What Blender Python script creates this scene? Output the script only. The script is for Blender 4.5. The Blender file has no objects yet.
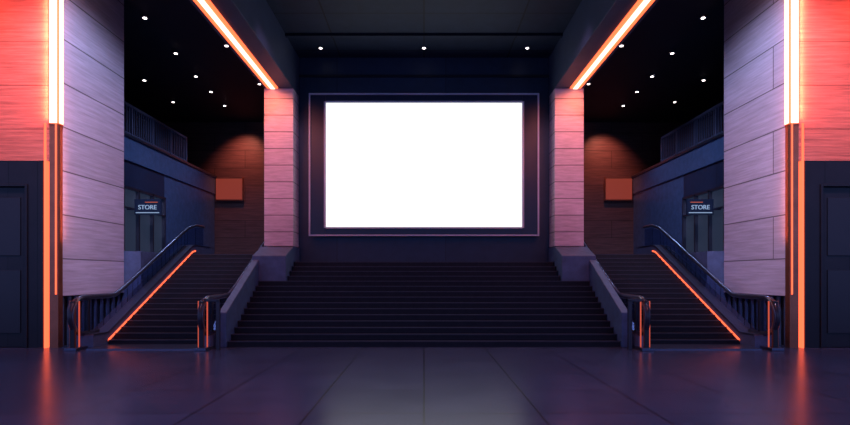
import bpy, bmesh, math
from mathutils import Vector, Matrix
S=bpy.context.scene
S.view_settings.view_transform='Standard'
S.view_settings.look='None'

# ---------------- materials ----------------
def nodes(name):
    m=bpy.data.materials.new(name); m.use_nodes=True
    nt=m.node_tree; b=nt.nodes['Principled BSDF']; return m,nt,b
def surf(name,col,rough=0.5,metal=0.0,var=0.25,nscale=(1,1,1),ns=3.0,bump=0.0,brick=None,mortar=0.35,rvar=0.0,spec=0.5,floor=False,offset=0.5):
    m,nt,b=nodes(name); L=nt.links.new
    b.inputs['Metallic'].default_value=metal; b.inputs['Roughness'].default_value=rough
    b.inputs['Specular IOR Level'].default_value=spec
    tc=nt.nodes.new('ShaderNodeTexCoord')
    if floor: vec=tc.outputs['Object']
    else:
        sp=nt.nodes.new('ShaderNodeSeparateXYZ'); L(tc.outputs['Object'],sp.inputs[0])
        ad=nt.nodes.new('ShaderNodeMath'); ad.operation='ADD'; L(sp.outputs[0],ad.inputs[0]); L(sp.outputs[1],ad.inputs[1])
        cb=nt.nodes.new('ShaderNodeCombineXYZ'); L(ad.outputs[0],cb.inputs[0]); L(sp.outputs[2],cb.inputs[1]); vec=cb.outputs[0]
    mp=nt.nodes.new('ShaderNodeMapping'); mp.inputs['Scale'].default_value=nscale; L(vec,mp.inputs[0])
    nz=nt.nodes.new('ShaderNodeTexNoise'); nz.inputs['Scale'].default_value=ns; nz.inputs['Detail'].default_value=8; nz.inputs['Roughness'].default_value=0.65
    L(mp.outputs[0],nz.inputs['Vector'])
    rp=nt.nodes.new('ShaderNodeValToRGB'); rp.color_ramp.elements[0].position=0.3; rp.color_ramp.elements[1].position=0.7
    d=[c*(1-var) for c in col]; u=[min(1,c*(1+var*0.6)) for c in col]
    rp.color_ramp.elements[0].color=(*d,1); rp.color_ramp.elements[1].color=(*u,1)
    L(nz.outputs['Fac'],rp.inputs[0]); out=rp.outputs[0]
    hgt=nz.outputs['Fac']
    if brick:
        bk=nt.nodes.new('ShaderNodeTexBrick'); bk.inputs['Scale'].default_value=1; bk.inputs['Brick Width'].default_value=brick[0]; bk.inputs['Row Height'].default_value=brick[1]
        bk.inputs['Mortar Size'].default_value=brick[2]; bk.inputs['Mortar Smooth'].default_value=0.1; bk.offset=offset
        bk.inputs['Color1'].default_value=(1,1,1,1); bk.inputs['Color2'].default_value=(.86,.86,.86,1); bk.inputs['Mortar'].default_value=(mortar,mortar,mortar,1)
        L(vec,bk.inputs['Vector'])
        mx=nt.nodes.new('ShaderNodeMix'); mx.data_type='RGBA'; mx.blend_type='MULTIPLY'; mx.inputs[0].default_value=1
        L(out,mx.inputs[6]); L(bk.outputs['Color'],mx.inputs[7]); out=mx.outputs[2]
    L(out,b.inputs['Base Color'])
    if rvar:
        mr=nt.nodes.new('ShaderNodeMapRange'); mr.inputs['To Min'].default_value=max(0.03,rough-rvar); mr.inputs['To Max'].default_value=rough+rvar
        L(nz.outputs['Fac'],mr.inputs[0]); L(mr.outputs[0],b.inputs['Roughness'])
    if bump:
        bp=nt.nodes.new('ShaderNodeBump'); bp.inputs['Strength'].default_value=bump; bp.inputs['Distance'].default_value=0.02
        L(hgt,bp.inputs['Height']); L(bp.outputs[0],b.inputs['Normal'])
    return m
def emit(name,col,st):
    m,nt,b=nodes(name); b.inputs['Base Color'].default_value=(0.02,0.02,0.02,1)
    b.inputs['Emission Color'].default_value=(*col,1); b.inputs['Emission Strength'].default_value=st; return m
def glass(name,col,rough=0.05):
    m,nt,b=nodes(name); b.inputs['Base Color'].default_value=(*col,1); b.inputs['Roughness'].default_value=rough
    b.inputs['Transmission Weight'].default_value=1.0; b.inputs['IOR'].default_value=1.1; return m

M={}
M['marble']=surf('marble_veined',(0.60,0.57,0.73),0.55,var=0.28,nscale=(0.5,9,1),ns=1.8,bump=0.2,brick=(40,0.92,0.014),mortar=0.25)
M['marble2']=surf('marble_blocks',(0.72,0.57,0.67),0.5,var=0.28,nscale=(0.9,7,1),ns=2.5,bump=0.2,brick=(40,0.44,0.012),mortar=0.25)
M['redstone']=surf('travertine_red',(0.70,0.18,0.13),0.6,var=0.45,nscale=(0.5,9,1),ns=2.2,bump=0.35,brick=(60,0.9,0.012),mortar=0.45)
M['wood']=surf('wood_panel',(0.15,0.080,0.080),0.4,var=0.5,nscale=(0.5,8,1),ns=2,bump=0.2,brick=(2.8,0.8,0.012),mortar=0.3)
M['bluewall']=surf('blue_painted_wall',(0.016,0.034,0.080),0.45,var=0.2,brick=(3,9,0.01),mortar=0.4)
M['bluecon']=surf('blue_concrete',(0.075,0.125,0.245),0.5,var=0.3,ns=4,bump=0.15)
M['bluebeam']=surf('blue_beam_plaster',(0.042,0.062,0.12),0.55,var=0.2,ns=1.5)
M['dark']=surf('dark_metal_panel',(0.013,0.013,0.020),0.35,metal=0.3,var=0.2,brick=(0.6,20,0.01),mortar=0.3)
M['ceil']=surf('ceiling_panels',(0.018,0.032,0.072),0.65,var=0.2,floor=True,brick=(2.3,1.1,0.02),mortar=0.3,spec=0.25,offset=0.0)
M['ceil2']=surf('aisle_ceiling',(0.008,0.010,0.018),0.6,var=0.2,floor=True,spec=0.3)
M['floor']=surf('floor_tiles',(0.044,0.062,0.125),0.25,var=0.15,floor=True,ns=1.2,brick=(1.25,1.25,0.012),mortar=0.2,rvar=0.04,spec=0.26,offset=0.0)
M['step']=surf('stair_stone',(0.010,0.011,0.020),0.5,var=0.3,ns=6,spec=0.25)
M['nose']=surf('stair_nosing',(0.042,0.045,0.072),0.4,var=0.2,ns=6,spec=0.3)  # light caught by the tread edges, put in as a lighter strip colour
M['steel']=surf('brushed_steel',(0.18,0.20,0.28),0.28,metal=0.9,var=0.2,nscale=(10,1,1),ns=3)
M['rail']=surf('painted_railing',(0.12,0.13,0.21),0.4,var=0.1)
M['bronze']=surf('bronze_trim',(0.40,0.15,0.09),0.3,metal=0.7,var=0.2)
M['rubber']=surf('black_rubber',(0.03,0.03,0.05),0.22,var=0.1)
M['black']=surf('black_lacquer',(0.012,0.012,0.02),0.3,var=0.1)
M['frame']=surf('screen_frame',(0.012,0.022,0.055),0.3,var=0.1)
M['frame2']=surf('screen_frame_edge',(0.50,0.52,0.66),0.35,var=0.1)
M['glass']=glass('smoked_glass',(0.45,0.50,0.70))
M['white']=emit('screen_white',(0.98,0.99,1.0),1.1)
M['core']=emit('led_core',(1.0,0.56,0.40),3.0)
M['halo']=emit('led_orange',(1.0,0.12,0.04),2.6)
M['thin']=emit('led_thin_orange',(1.0,0.12,0.045),2.2)
M['thin2']=emit('led_thin_dim',(1.0,0.14,0.07),0.6)
M['dot']=emit('downlight_bulb',(1.0,0.85,0.8),8)
M['glow']=emit('lit_panel_red',(1.0,0.14,0.09),0.22)
M['sign']=emit('sign_letters',(0.45,0.65,1.0),0.6)
M['signred']=emit('sign_bar_red',(1.0,0.2,0.12),0.5)
M['shop']=emit('shop_interior',(0.05,0.075,0.15),0.3)

# ---------------- mesh builder ----------------
class B:
    def __init__(s,name,sx=1): s.n=name;s.v=[];s.f=[];s.mi=[];s.m=[];s.sx=sx
    def mat(s,k):
        if k not in s.m:s.m.append(k)
        return s.m.index(k)
    def add(s,vs,fs,k):
        o=len(s.v); s.v+=[(x*s.sx,y,z) for x,y,z in vs]; i=s.mat(k)
        for f in fs: s.f.append([a+o for a in f]); s.mi.append(i)
    def box(s,x0,x1,y0,y1,z0,z1,k):
        s.add([(x0,y0,z0),(x1,y0,z0),(x1,y1,z0),(x0,y1,z0),(x0,y0,z1),(x1,y0,z1),(x1,y1,z1),(x0,y1,z1)],
          [(0,3,2,1),(4,5,6,7),(0,1,5,4),(1,2,6,5),(2,3,7,6),(3,0,4,7)],k)
    def prism(s,poly,x0,x1,k):
        n=len(poly); vs=[(x0,y,z) for y,z in poly]+[(x1,y,z) for y,z in poly]
        fs=[tuple(range(n)),tuple(range(2*n-1,n-1,-1))]+[(i,(i+1)%n,(i+1)%n+n,i+n) for i in range(n)]
        s.add(vs,fs,k)
    def strip(s,lo,hi,x0,x1,k):
        for i in range(len(lo)-1):
            s.prism([lo[i],lo[i+1],hi[i+1],hi[i]],x0,x1,k)
    def tube(s,path,x,rx,rz,k,n=10):
        vs=[];P=[Vector((0,a,b)) for a,b in path]
        for i,p in enumerate(P):
            t=(P[min(i+1,len(P)-1)]-P[max(i-1,0)]).normalized(); nn=Vector((1,0,0)).cross(t)
            for j in range(n):
                a=2*math.pi*j/n; q=p+nn*math.sin(a)*rz; vs.append((x+math.cos(a)*rx,q.y,q.z))
        fs=[(i*n+j,i*n+(j+1)%n,(i+1)*n+(j+1)%n,(i+1)*n+j) for i in range(len(P)-1) for j in range(n)]
        fs+=[tuple(range(n)),tuple((len(P)-1)*n+j for j in range(n))]
        s.add(vs,fs,k)
    def cyl(s,x,y,z0,z1,r,k,n=16):
        vs=[(x+r*math.cos(2*math.pi*j/n),y+r*math.sin(2*math.pi*j/n),z) for z in (z0,z1) for j in range(n)]
        fs=[tuple(range(n)),tuple(range(n,2*n))]+[(j,(j+1)%n,(j+1)%n+n,j+n) for j in range(n)]
        s.add(vs,fs,k)
    def done(s,bevel=0,smooth=False,parent=None):
        me=bpy.data.meshes.new(s.n); me.from_pydata(s.v,[],s.f)
        for k in s.m: me.materials.append(M[k])
        for p,i in zip(me.polygons,s.mi): p.material_index=i
        bm=bmesh.new(); bm.from_mesh(me); bmesh.ops.recalc_face_normals(bm,faces=bm.faces); bm.to_mesh(me); bm.free()
        o=bpy.data.objects.new(s.n,me); S.collection.objects.link(o)
        if smooth:
            for p in me.polygons:p.use_smooth=True
        if bevel:
            b=o.modifiers.new('bevel','BEVEL'); b.width=bevel; b.segments=2; b.limit_method='ANGLE'
        if parent:o.parent=parent
        return o
def empty(n):
    e=bpy.data.objects.new(n,None); S.collection.objects.link(e); return e
def spot(name,loc,aim,energy,col,deg,blend=0.8,r=0.12):
    l=bpy.data.lights.new(name,'SPOT'); l.energy=energy; l.color=col; l.spot_size=math.radians(deg); l.spot_blend=blend; l.shadow_soft_size=r
    o=bpy.data.objects.new(name,l); o.location=loc; o.rotation_euler=(Vector(aim)-Vector(loc)).to_track_quat('-Z','Y').to_euler(); S.collection.objects.link(o)
def area(name,loc,aim,longdir,energy,col,sx,sy):
    l=bpy.data.lights.new(name,'AREA'); l.shape='RECTANGLE'; l.size=sx; l.size_y=sy; l.energy=energy; l.color=col
    o=bpy.data.objects.new(name,l)
    z=-(Vector(aim)-Vector(loc)).normalized(); y=Vector(longdir).normalized(); x=y.cross(z).normalized(); y=z.cross(x)
    m=Matrix((x,y,z)).transposed().to_4x4(); m.translation=Vector(loc); o.matrix_world=m
    S.collection.objects.link(o); return o

# ---------------- shell ----------------
b=B('floor'); b.box(-16,16,-8,27,-0.3,0,'floor'); b.done()
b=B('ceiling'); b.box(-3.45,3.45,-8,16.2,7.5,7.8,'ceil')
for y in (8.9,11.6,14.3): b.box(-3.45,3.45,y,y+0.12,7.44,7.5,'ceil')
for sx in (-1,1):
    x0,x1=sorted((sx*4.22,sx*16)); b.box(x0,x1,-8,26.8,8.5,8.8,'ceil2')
b.done()
b=B('wall_back'); b.box(-3.44,3.44,15.9,16.28,6.42,7.5,'bluewall')
b.box(-3.44,3.44,15.86,15.9,6.95,7.02,'black')
b.box(-4.22,4.22,15.9,16.28,0,6.42,'bluewall'); b.done()
for side,sx in (('left',-1),('right',1)):
    b=B('ceiling_beam',sx); b.box(3.45,4.22,-8,26.5,6.43,8.8,'bluebeam'); b.done(0.01)
    b=B('wall_core_'+side,sx); b.box(3.6,4.2,16.3,26.4,0,6.43,'bluewall'); b.done()
    b=B('led_strip_light',sx)
    b.box(3.84,4.12,3.0,15.15,6.40,6.43,'halo'); b.box(3.92,4.03,3.0,15.15,6.385,6.40,'core'); b.done()
    area('beam_led_lamp',(sx*4.07,9.5,6.395),(sx*4.07,9.5,0),(0,1,0),130,(1,0.17,0.08),0.03,11)
    b=B('marble_pillar',sx); b.box(3.45,4.22,15.2,15.88,2.26,6.43,'marble2'); b.done(0.012)
    # large pier
    b=B('wall_pier_'+side,sx)
    b.box(7.55,9.8,12.0,14.5,1.06,8.5,'marble')
    b.box(7.66,9.8,12.0,14.5,0,1.06,'dark')
    for i in range(10): b.box(7.62,7.66,12.1+i*0.25,12.2+i*0.25,0,1.04,'bluecon')
    b.done(0.006)
    b=B('wall_front_'+side,sx)
    b.box(7.70,14,11.84,12.0,3.85,8.5,'redstone')
    b.box(7.84,8.15,11.85,12.0,0,3.85,'dark'); b.box(10.15,14,11.85,12.0,0,3.85,'dark')
    b.box(8.15,10.15,11.85,12.0,3.37,3.85,'dark'); b.done()
    b=B('door_1' if sx<0 else 'door_2',sx)
    b.box(8.15,8.2,11.82,12.0,0,3.37,'dark'); b.box(10.1,10.15,11.82,12.0,0,3.37,'dark'); b.box(8.2,10.1,11.82,12.0,3.32,3.37,'dark')
    for x0 in (8.21,9.16):
        b.box(x0,x0+0.93,11.9,11.96,0.01,3.31,'dark')
        b.box(x0+0.12,x0+0.78,11.88,11.9,1.9,3.1,'black'); b.box(x0+0.12,x0+0.78,11.88,11.9,0.3,1.6,'black')
    for x in (9.06,9.22): b.box(x,x+0.03,11.80,11.88,1.0,1.7,'steel')
    b.done(0.006)
    # corner LED & trims
    b=B('led_strip_light',sx)
    b.box(7.50,7.70,11.82,11.99,4.62,8.49,'halo'); b.box(7.53,7.67,11.79,11.82,4.62,8.49,'core')
    b.box(7.485,7.50,11.84,11.96,4.62,8.49,'core')
    b.box(7.52,7.70,11.84,11.99,0.0,4.62,'bronze'); b.box(7.76,7.80,11.82,11.99,0,4.62,'thin'); b.box(7.55,7.575,11.825,11.84,1.1,4.62,'thin')
    b.done()
    area('corner_led_lamp',(sx*7.72,11.78,6.5),(sx*9.6,12.1,6.5),(0,0,1),70,(1,0.15,0.07),0.04,3.6)
    area('corner_led_lamp',(sx*7.46,11.9,5.2),(sx*7.62,13.5,5.2),(0,0,1),18,(1,0.22,0.12),0.04,6.0)
    spot('wall_washer',(sx*9.2,9.0,8.3),(sx*9.4,11.9,5.2),880,(1,0.18,0.09),75)  # added red fill to brighten the front stone wall
    spot('track_spotlight',(sx*4.9,8.5,8.3),(sx*7.6,13.3,4.2),2000,(0.66,0.64,1.0),60)  # added lavender fill that lights the large pier
    spot('track_spotlight',(sx*2.6,10.5,7.35),(sx*3.8,15.2,4.6),330,(1.0,0.50,0.80),34)  # added pink fill from the front for the inner pillar
    spot('pillar_uplight',(sx*4.05,14.2,6.35),(sx*3.8,15.25,5.0),60,(1.0,0.28,0.12),110,r=0.05)  # added downward spot, imitates beam LED glow on the upper pillar
    b=B('track_light_fixture',sx)  # unseen discs added to go with the fill spots
    for x,y,z in ((9.2,9.0,8.5),(4.9,8.5,8.5),(2.6,10.5,7.5)): b.cyl(x,y,z-0.06,z,0.09,'black')
    b.done()
    # parapet flanking central stair
    b=B('stair_parapet',sx)
    b.prism([(11.95,0),(11.95,0.72),(14.3,1.88),(14.3,0)],4.10,4.27,'bluecon')
    b.prism([(14.3,0),(14.3,1.98),(15.1,2.24),(15.88,2.24),(15.88,0)],3.43,4.27,'bluecon'); b.done(0.015)

    # escalator
    e=empty('escalator')
    zs=lambda y: 0.0 if y<12.3 else min(2.1,0.46*(y-12.3))
    zr=lambda y: 1.04 if y<13 else (1.04+0.46*(y-13) if y<17.0 else 2.88+min(0.12,0.2*(y-17)))
    b=B('steps',sx)
    b.box(4.6,6.75,11.5,12.3,0.0,0.025,'steel')
    n=18; r=2.1/n; run=4.57/n
    for i in range(n):
        y=12.3+i*run; b.box(4.6,6.75,y,17.0,i*r,(i+1)*r-0.015,'step'); b.box(4.6,6.75,y-0.015,y+0.04,(i+1)*r-0.015,(i+1)*r,'nose')
        b.box(4.6,6.75,y+0.04,17.0,(i+1)*r-0.02,(i+1)*r-0.004,'step')
    b.done(parent=e)
    ys=[11.75,12.3]+[12.3+0.25*i for i in range(1,19)]+[17.0,17.6,18.2]
    for nm,x0,x1,xg in (('outer',6.75,7.12,6.98),('inner',4.3,4.6,4.42)):
        b=B('balustrade_'+nm,sx)
        lo=[(y,0.0 if y<17 else 2.1) for y in ys]; hi=[(y,zs(y)+0.26) for y in ys]
        b.strip(lo,hi,x0,x1,'bluecon' if nm=='outer' else 'steel')
        b.strip(hi,[(y,z+0.03) for y,z in hi],x0-0.01,x1+0.01,'steel')
        b.done(parent=e)
        arc=[(11.75+0.0,0.30)]+[(11.72-0.37*math.sin(a),0.67-0.37*math.cos(a)) for a in [math.pi*k/12 for k in range(13)]]
        path=[(12.3,0.30),(12.0,0.30)]+arc[1:]+[(12.3,1.04),(12.7,1.04)]+[(13+0.4*i,zr(13+0.4*i)+(0.02 if i==0 else 0)) for i in range(11)]+[(17.6,zr(17.6)),(18.2,3.0)]
        b=B('handrail_'+nm,sx); b.tube(path,xg,0.05,0.035,'rubber'); b.tube([(y+ (0.04 if y<11.8 else 0),z-0.0) for y,z in path],xg-0.02,0.04,0.05,'steel'); b.done(smooth=True,parent=e)
        b=B('glass_'+nm,sx)
        g=[11.42,11.55,11.75]+ys[1:]
        b.strip([(y,max(zs(y)+0.29,0.33) ) if y>=11.75 else (y,0.45) for y in g],[(y,zr(y)-0.04) if y>=11.75 else (y,0.95) for y in g],xg-0.008,xg+0.008,'glass'); b.done(parent=e)
        b=B('newel_'+nm,sx)
        for yy in (11.42,11.9):
            b.box(xg-0.05,xg+0.05,yy,yy+0.07,0.0,0.98,'black' )
        b.box(xg-0.10,xg-0.075,11.5,11.53,0.06,0.98,'thin2'); b.box(xg+0.075,xg+0.10,11.5,11.53,0.06,0.98,'thin2')  # emissive strips paint the orange glow lines onto the newel
        if nm=='inner':
            b.box(4.08,4.16,11.5,11.56,0,1.0,'rubber'); b.box(4.08,4.4,11.5,11.56,0.96,1.02,'rubber')
        b.box(xg-0.12,xg+0.12,11.35,12.1,0,0.06,'steel'); b.done(0.01,parent=e)
    b=B('led_line',sx)
    l=[(y,zs(y)+0.09) for y in ys if y>=12.3 and y<=17]; b.strip(l,[(y,z+0.035) for y,z in l],6.73,6.75,'thin')
    b.strip(l,[(y,z+0.02) for y,z in l],4.6,4.61,'thin2')
    b.done(parent=e)

    # aisle upper landing and walls
    b=B('floor_landing_'+side,sx); b.box(7.14,9.6,14.52,26.4,0,2.1,'bluecon'); b.box(4.22,7.14,18.2,26.4,0,2.1,'bluecon')
    b.box(4.62,6.73,17.0,18.2,1.9,2.1,'step'); b.done()
    b=B('wall_'+side,sx)
    b.box(9.6,9.9,14.5,18.3,2.1,5.2,'bluewall'); b.box(9.6,9.9,21.3,26.4,2.1,5.2,'bluecon'); b.box(9.6,9.9,18.3,21.3,4.36,5.2,'bluewall')
    b.box(12.6,12.9,12.0,26.4,5.2,8.5,'wood'); b.done()
    b=B('gallery_slab',sx); b.box(9.55,12.6,14.52,26.4,5.2,6.0,'bluecon'); b.box(9.50,9.56,14.52,26.4,5.95,6.04,'steel'); b.done(0.01)
    b=B('wall_aisle_back_'+side,sx); b.box(4.22,12.6,26.4,26.7,2.1,8.5,'wood'); b.done()
    b=B('gallery_railing',sx)
    b.box(9.54,9.62,14.52,23.2,6.97,7.05,'rail'); b.box(9.57,9.61,14.52,23.2,6.08,6.12,'rail')
    y=14.55
    while y<23.2:
        b.box(9.57,9.6,y,y+0.035,6.0,6.98,'rail'); y+=0.16
    for i in range(7): b.box(9.55,9.62,14.52+i*1.44,14.59+i*1.44,6.0,7.0,'rail')
    b.done()
    # shopfront
    e=empty('shopfront')
    b=B('frame',sx)
    for y in (18.3,19.3,20.3,21.22): b.box(9.55,9.7,y,y+0.08,2.1,4.36,'steel')
    b.box(9.55,9.7,18.3,21.3,4.28,4.36,'steel'); b.box(9.55,9.7,18.3,21.3,2.1,2.2,'steel'); b.box(9.55,9.7,18.3,21.3,3.65,3.70,'steel'); b.done(parent=e)
    b=B('panes',sx); b.box(9.66,9.68,18.38,21.22,2.2,4.28,'shop'); b.done(parent=e)
    b=B('sign_board',sx); b.box(8.5,9.35,18.6,18.68,3.45,3.95,'bluewall'); b.box(9.35,9.6,18.62,18.66,3.6,3.65,'steel'); b.box(8.6,9.0,18.585,18.6,3.84,3.86,'signred'); b.box(8.55,9.3,18.585,18.6,3.5,3.525,'sign'); b.done(parent=e)
    cu=bpy.data.curves.new('sign_text','FONT'); cu.body='STORE'; cu.size=0.2; cu.extrude=0.01; cu.align_x='CENTER'
    t=bpy.data.objects.new('sign_text',cu); S.collection.objects.link(t); t.location=(sx*8.925,18.585,3.62); t.rotation_euler=(math.pi/2,0,0); cu.materials.append(M['sign']); t.parent=e
    b=B('illuminated_wall_panel',sx); b.box(8.3,9.5,26.3,26.39,4.95,5.9,'glow'); b.box(8.24,8.3,26.28,26.39,4.9,5.95,'bronze'); b.box(8.3,9.5,26.28,26.39,4.9,4.95,'bronze'); b.done()
    b=B('ceiling_downlights',sx)
    pts=[(7.56,15.6),(7.8,18.1),(8.0,20.2),(8.1,21.9),(8.2,23.7),(10.0,20.6),(10.1,23.2),(10.0,18.0),(6.0,17.5),(6.0,21),(5.5,24)]
    for x,y in pts:
        b.cyl(x,y,8.46,8.5,0.10,'steel'); b.cyl(x,y,8.45,8.462,0.05,'dot')
    b.done()
    spot('wall_washer',(sx*8.1,25.0,8.4),(sx*8.2,26.4,6.0),420,(1,0.28,0.18),85,1.0)  # warm spot added to give the wood wall its reddish reflection
    for y in (16.5,19.5,22.8): spot('downlight_lamp',(sx*7.3,y,8.4),(sx*7.9,y,2),300,(0.40,0.54,1.0),115)  # added blue fill for the aisle, apart from the modelled downlights
    for y in (4.5,9.0): spot('downlight_lamp',(sx*6.2,y,8.4),(sx*6.2,y,0),330,(0.36,0.50,1.0),100)  # added blue fill to brighten the floor at the sides

b=B('ceiling_downlights')
for x in (-2.72,0,2.72):
    for y in (15.16,12.0,9.0): b.cyl(x,y,7.47,7.5,0.08,'steel'); b.cyl(x,y,7.462,7.472,0.04,'dot')
b.done()
for y in (4.5,8.5): spot('downlight_lamp',(0,y,7.4),(0,y,0),330,(0.36,0.50,1.0),90)  # added blue fill over the middle of the floor
# central staircase
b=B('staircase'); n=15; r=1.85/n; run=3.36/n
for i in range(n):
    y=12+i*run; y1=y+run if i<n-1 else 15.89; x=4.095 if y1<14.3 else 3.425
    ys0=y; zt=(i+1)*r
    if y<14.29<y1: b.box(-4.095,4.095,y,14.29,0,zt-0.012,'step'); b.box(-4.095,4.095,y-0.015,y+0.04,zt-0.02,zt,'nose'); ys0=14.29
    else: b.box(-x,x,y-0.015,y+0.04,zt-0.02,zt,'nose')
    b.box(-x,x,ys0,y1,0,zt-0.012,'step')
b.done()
# screen
e=empty('video_screen')
b=B('housing'); 
for (x0,x1,z0,z1) in ((-3.1,-2.68,2.59,6.41),(2.68,3.1,2.59,6.41),(-2.68,2.68,2.59,2.80),(-2.68,2.68,6.19,6.41)): b.box(x0,x1,15.68,15.9,z0,z1,'frame')
b.done(0.01,parent=e)
b=B('edge_trim')
for (x0,x1,z0,z1) in ((-3.13,-3.09,2.56,6.44),(3.09,3.13,2.56,6.44),(-3.09,3.09,2.56,2.60),(-3.09,3.09,6.40,6.44),(-2.72,-2.67,2.78,6.22),(2.67,2.72,2.78,6.22),(-2.67,2.67,2.76,2.80),(-2.67,2.67,6.19,6.23)): b.box(x0,x1,15.64,15.68,z0,z1,'frame2')
b.done(parent=e)
b=B('display'); b.box(-2.67,2.67,15.7,15.85,2.80,6.19,'white'); b.done(parent=e)

# ---------------- world & camera ----------------
w=bpy.data.worlds.new('dusk'); S.world=w; w.use_nodes=True
bg=w.node_tree.nodes['Background']; bg.inputs[0].default_value=(0.14,0.22,0.60,1); bg.inputs[1].default_value=1.25
c=bpy.data.cameras.new('camera'); c.sensor_width=36; c.lens=36*576/850; c.shift_y=62.5/850; c.shift_x=0.0012
o=bpy.data.objects.new('camera',c); o.location=(0,0,1.5); o.rotation_euler=(math.pi/2,0,0); S.collection.objects.link(o); S.camera=o
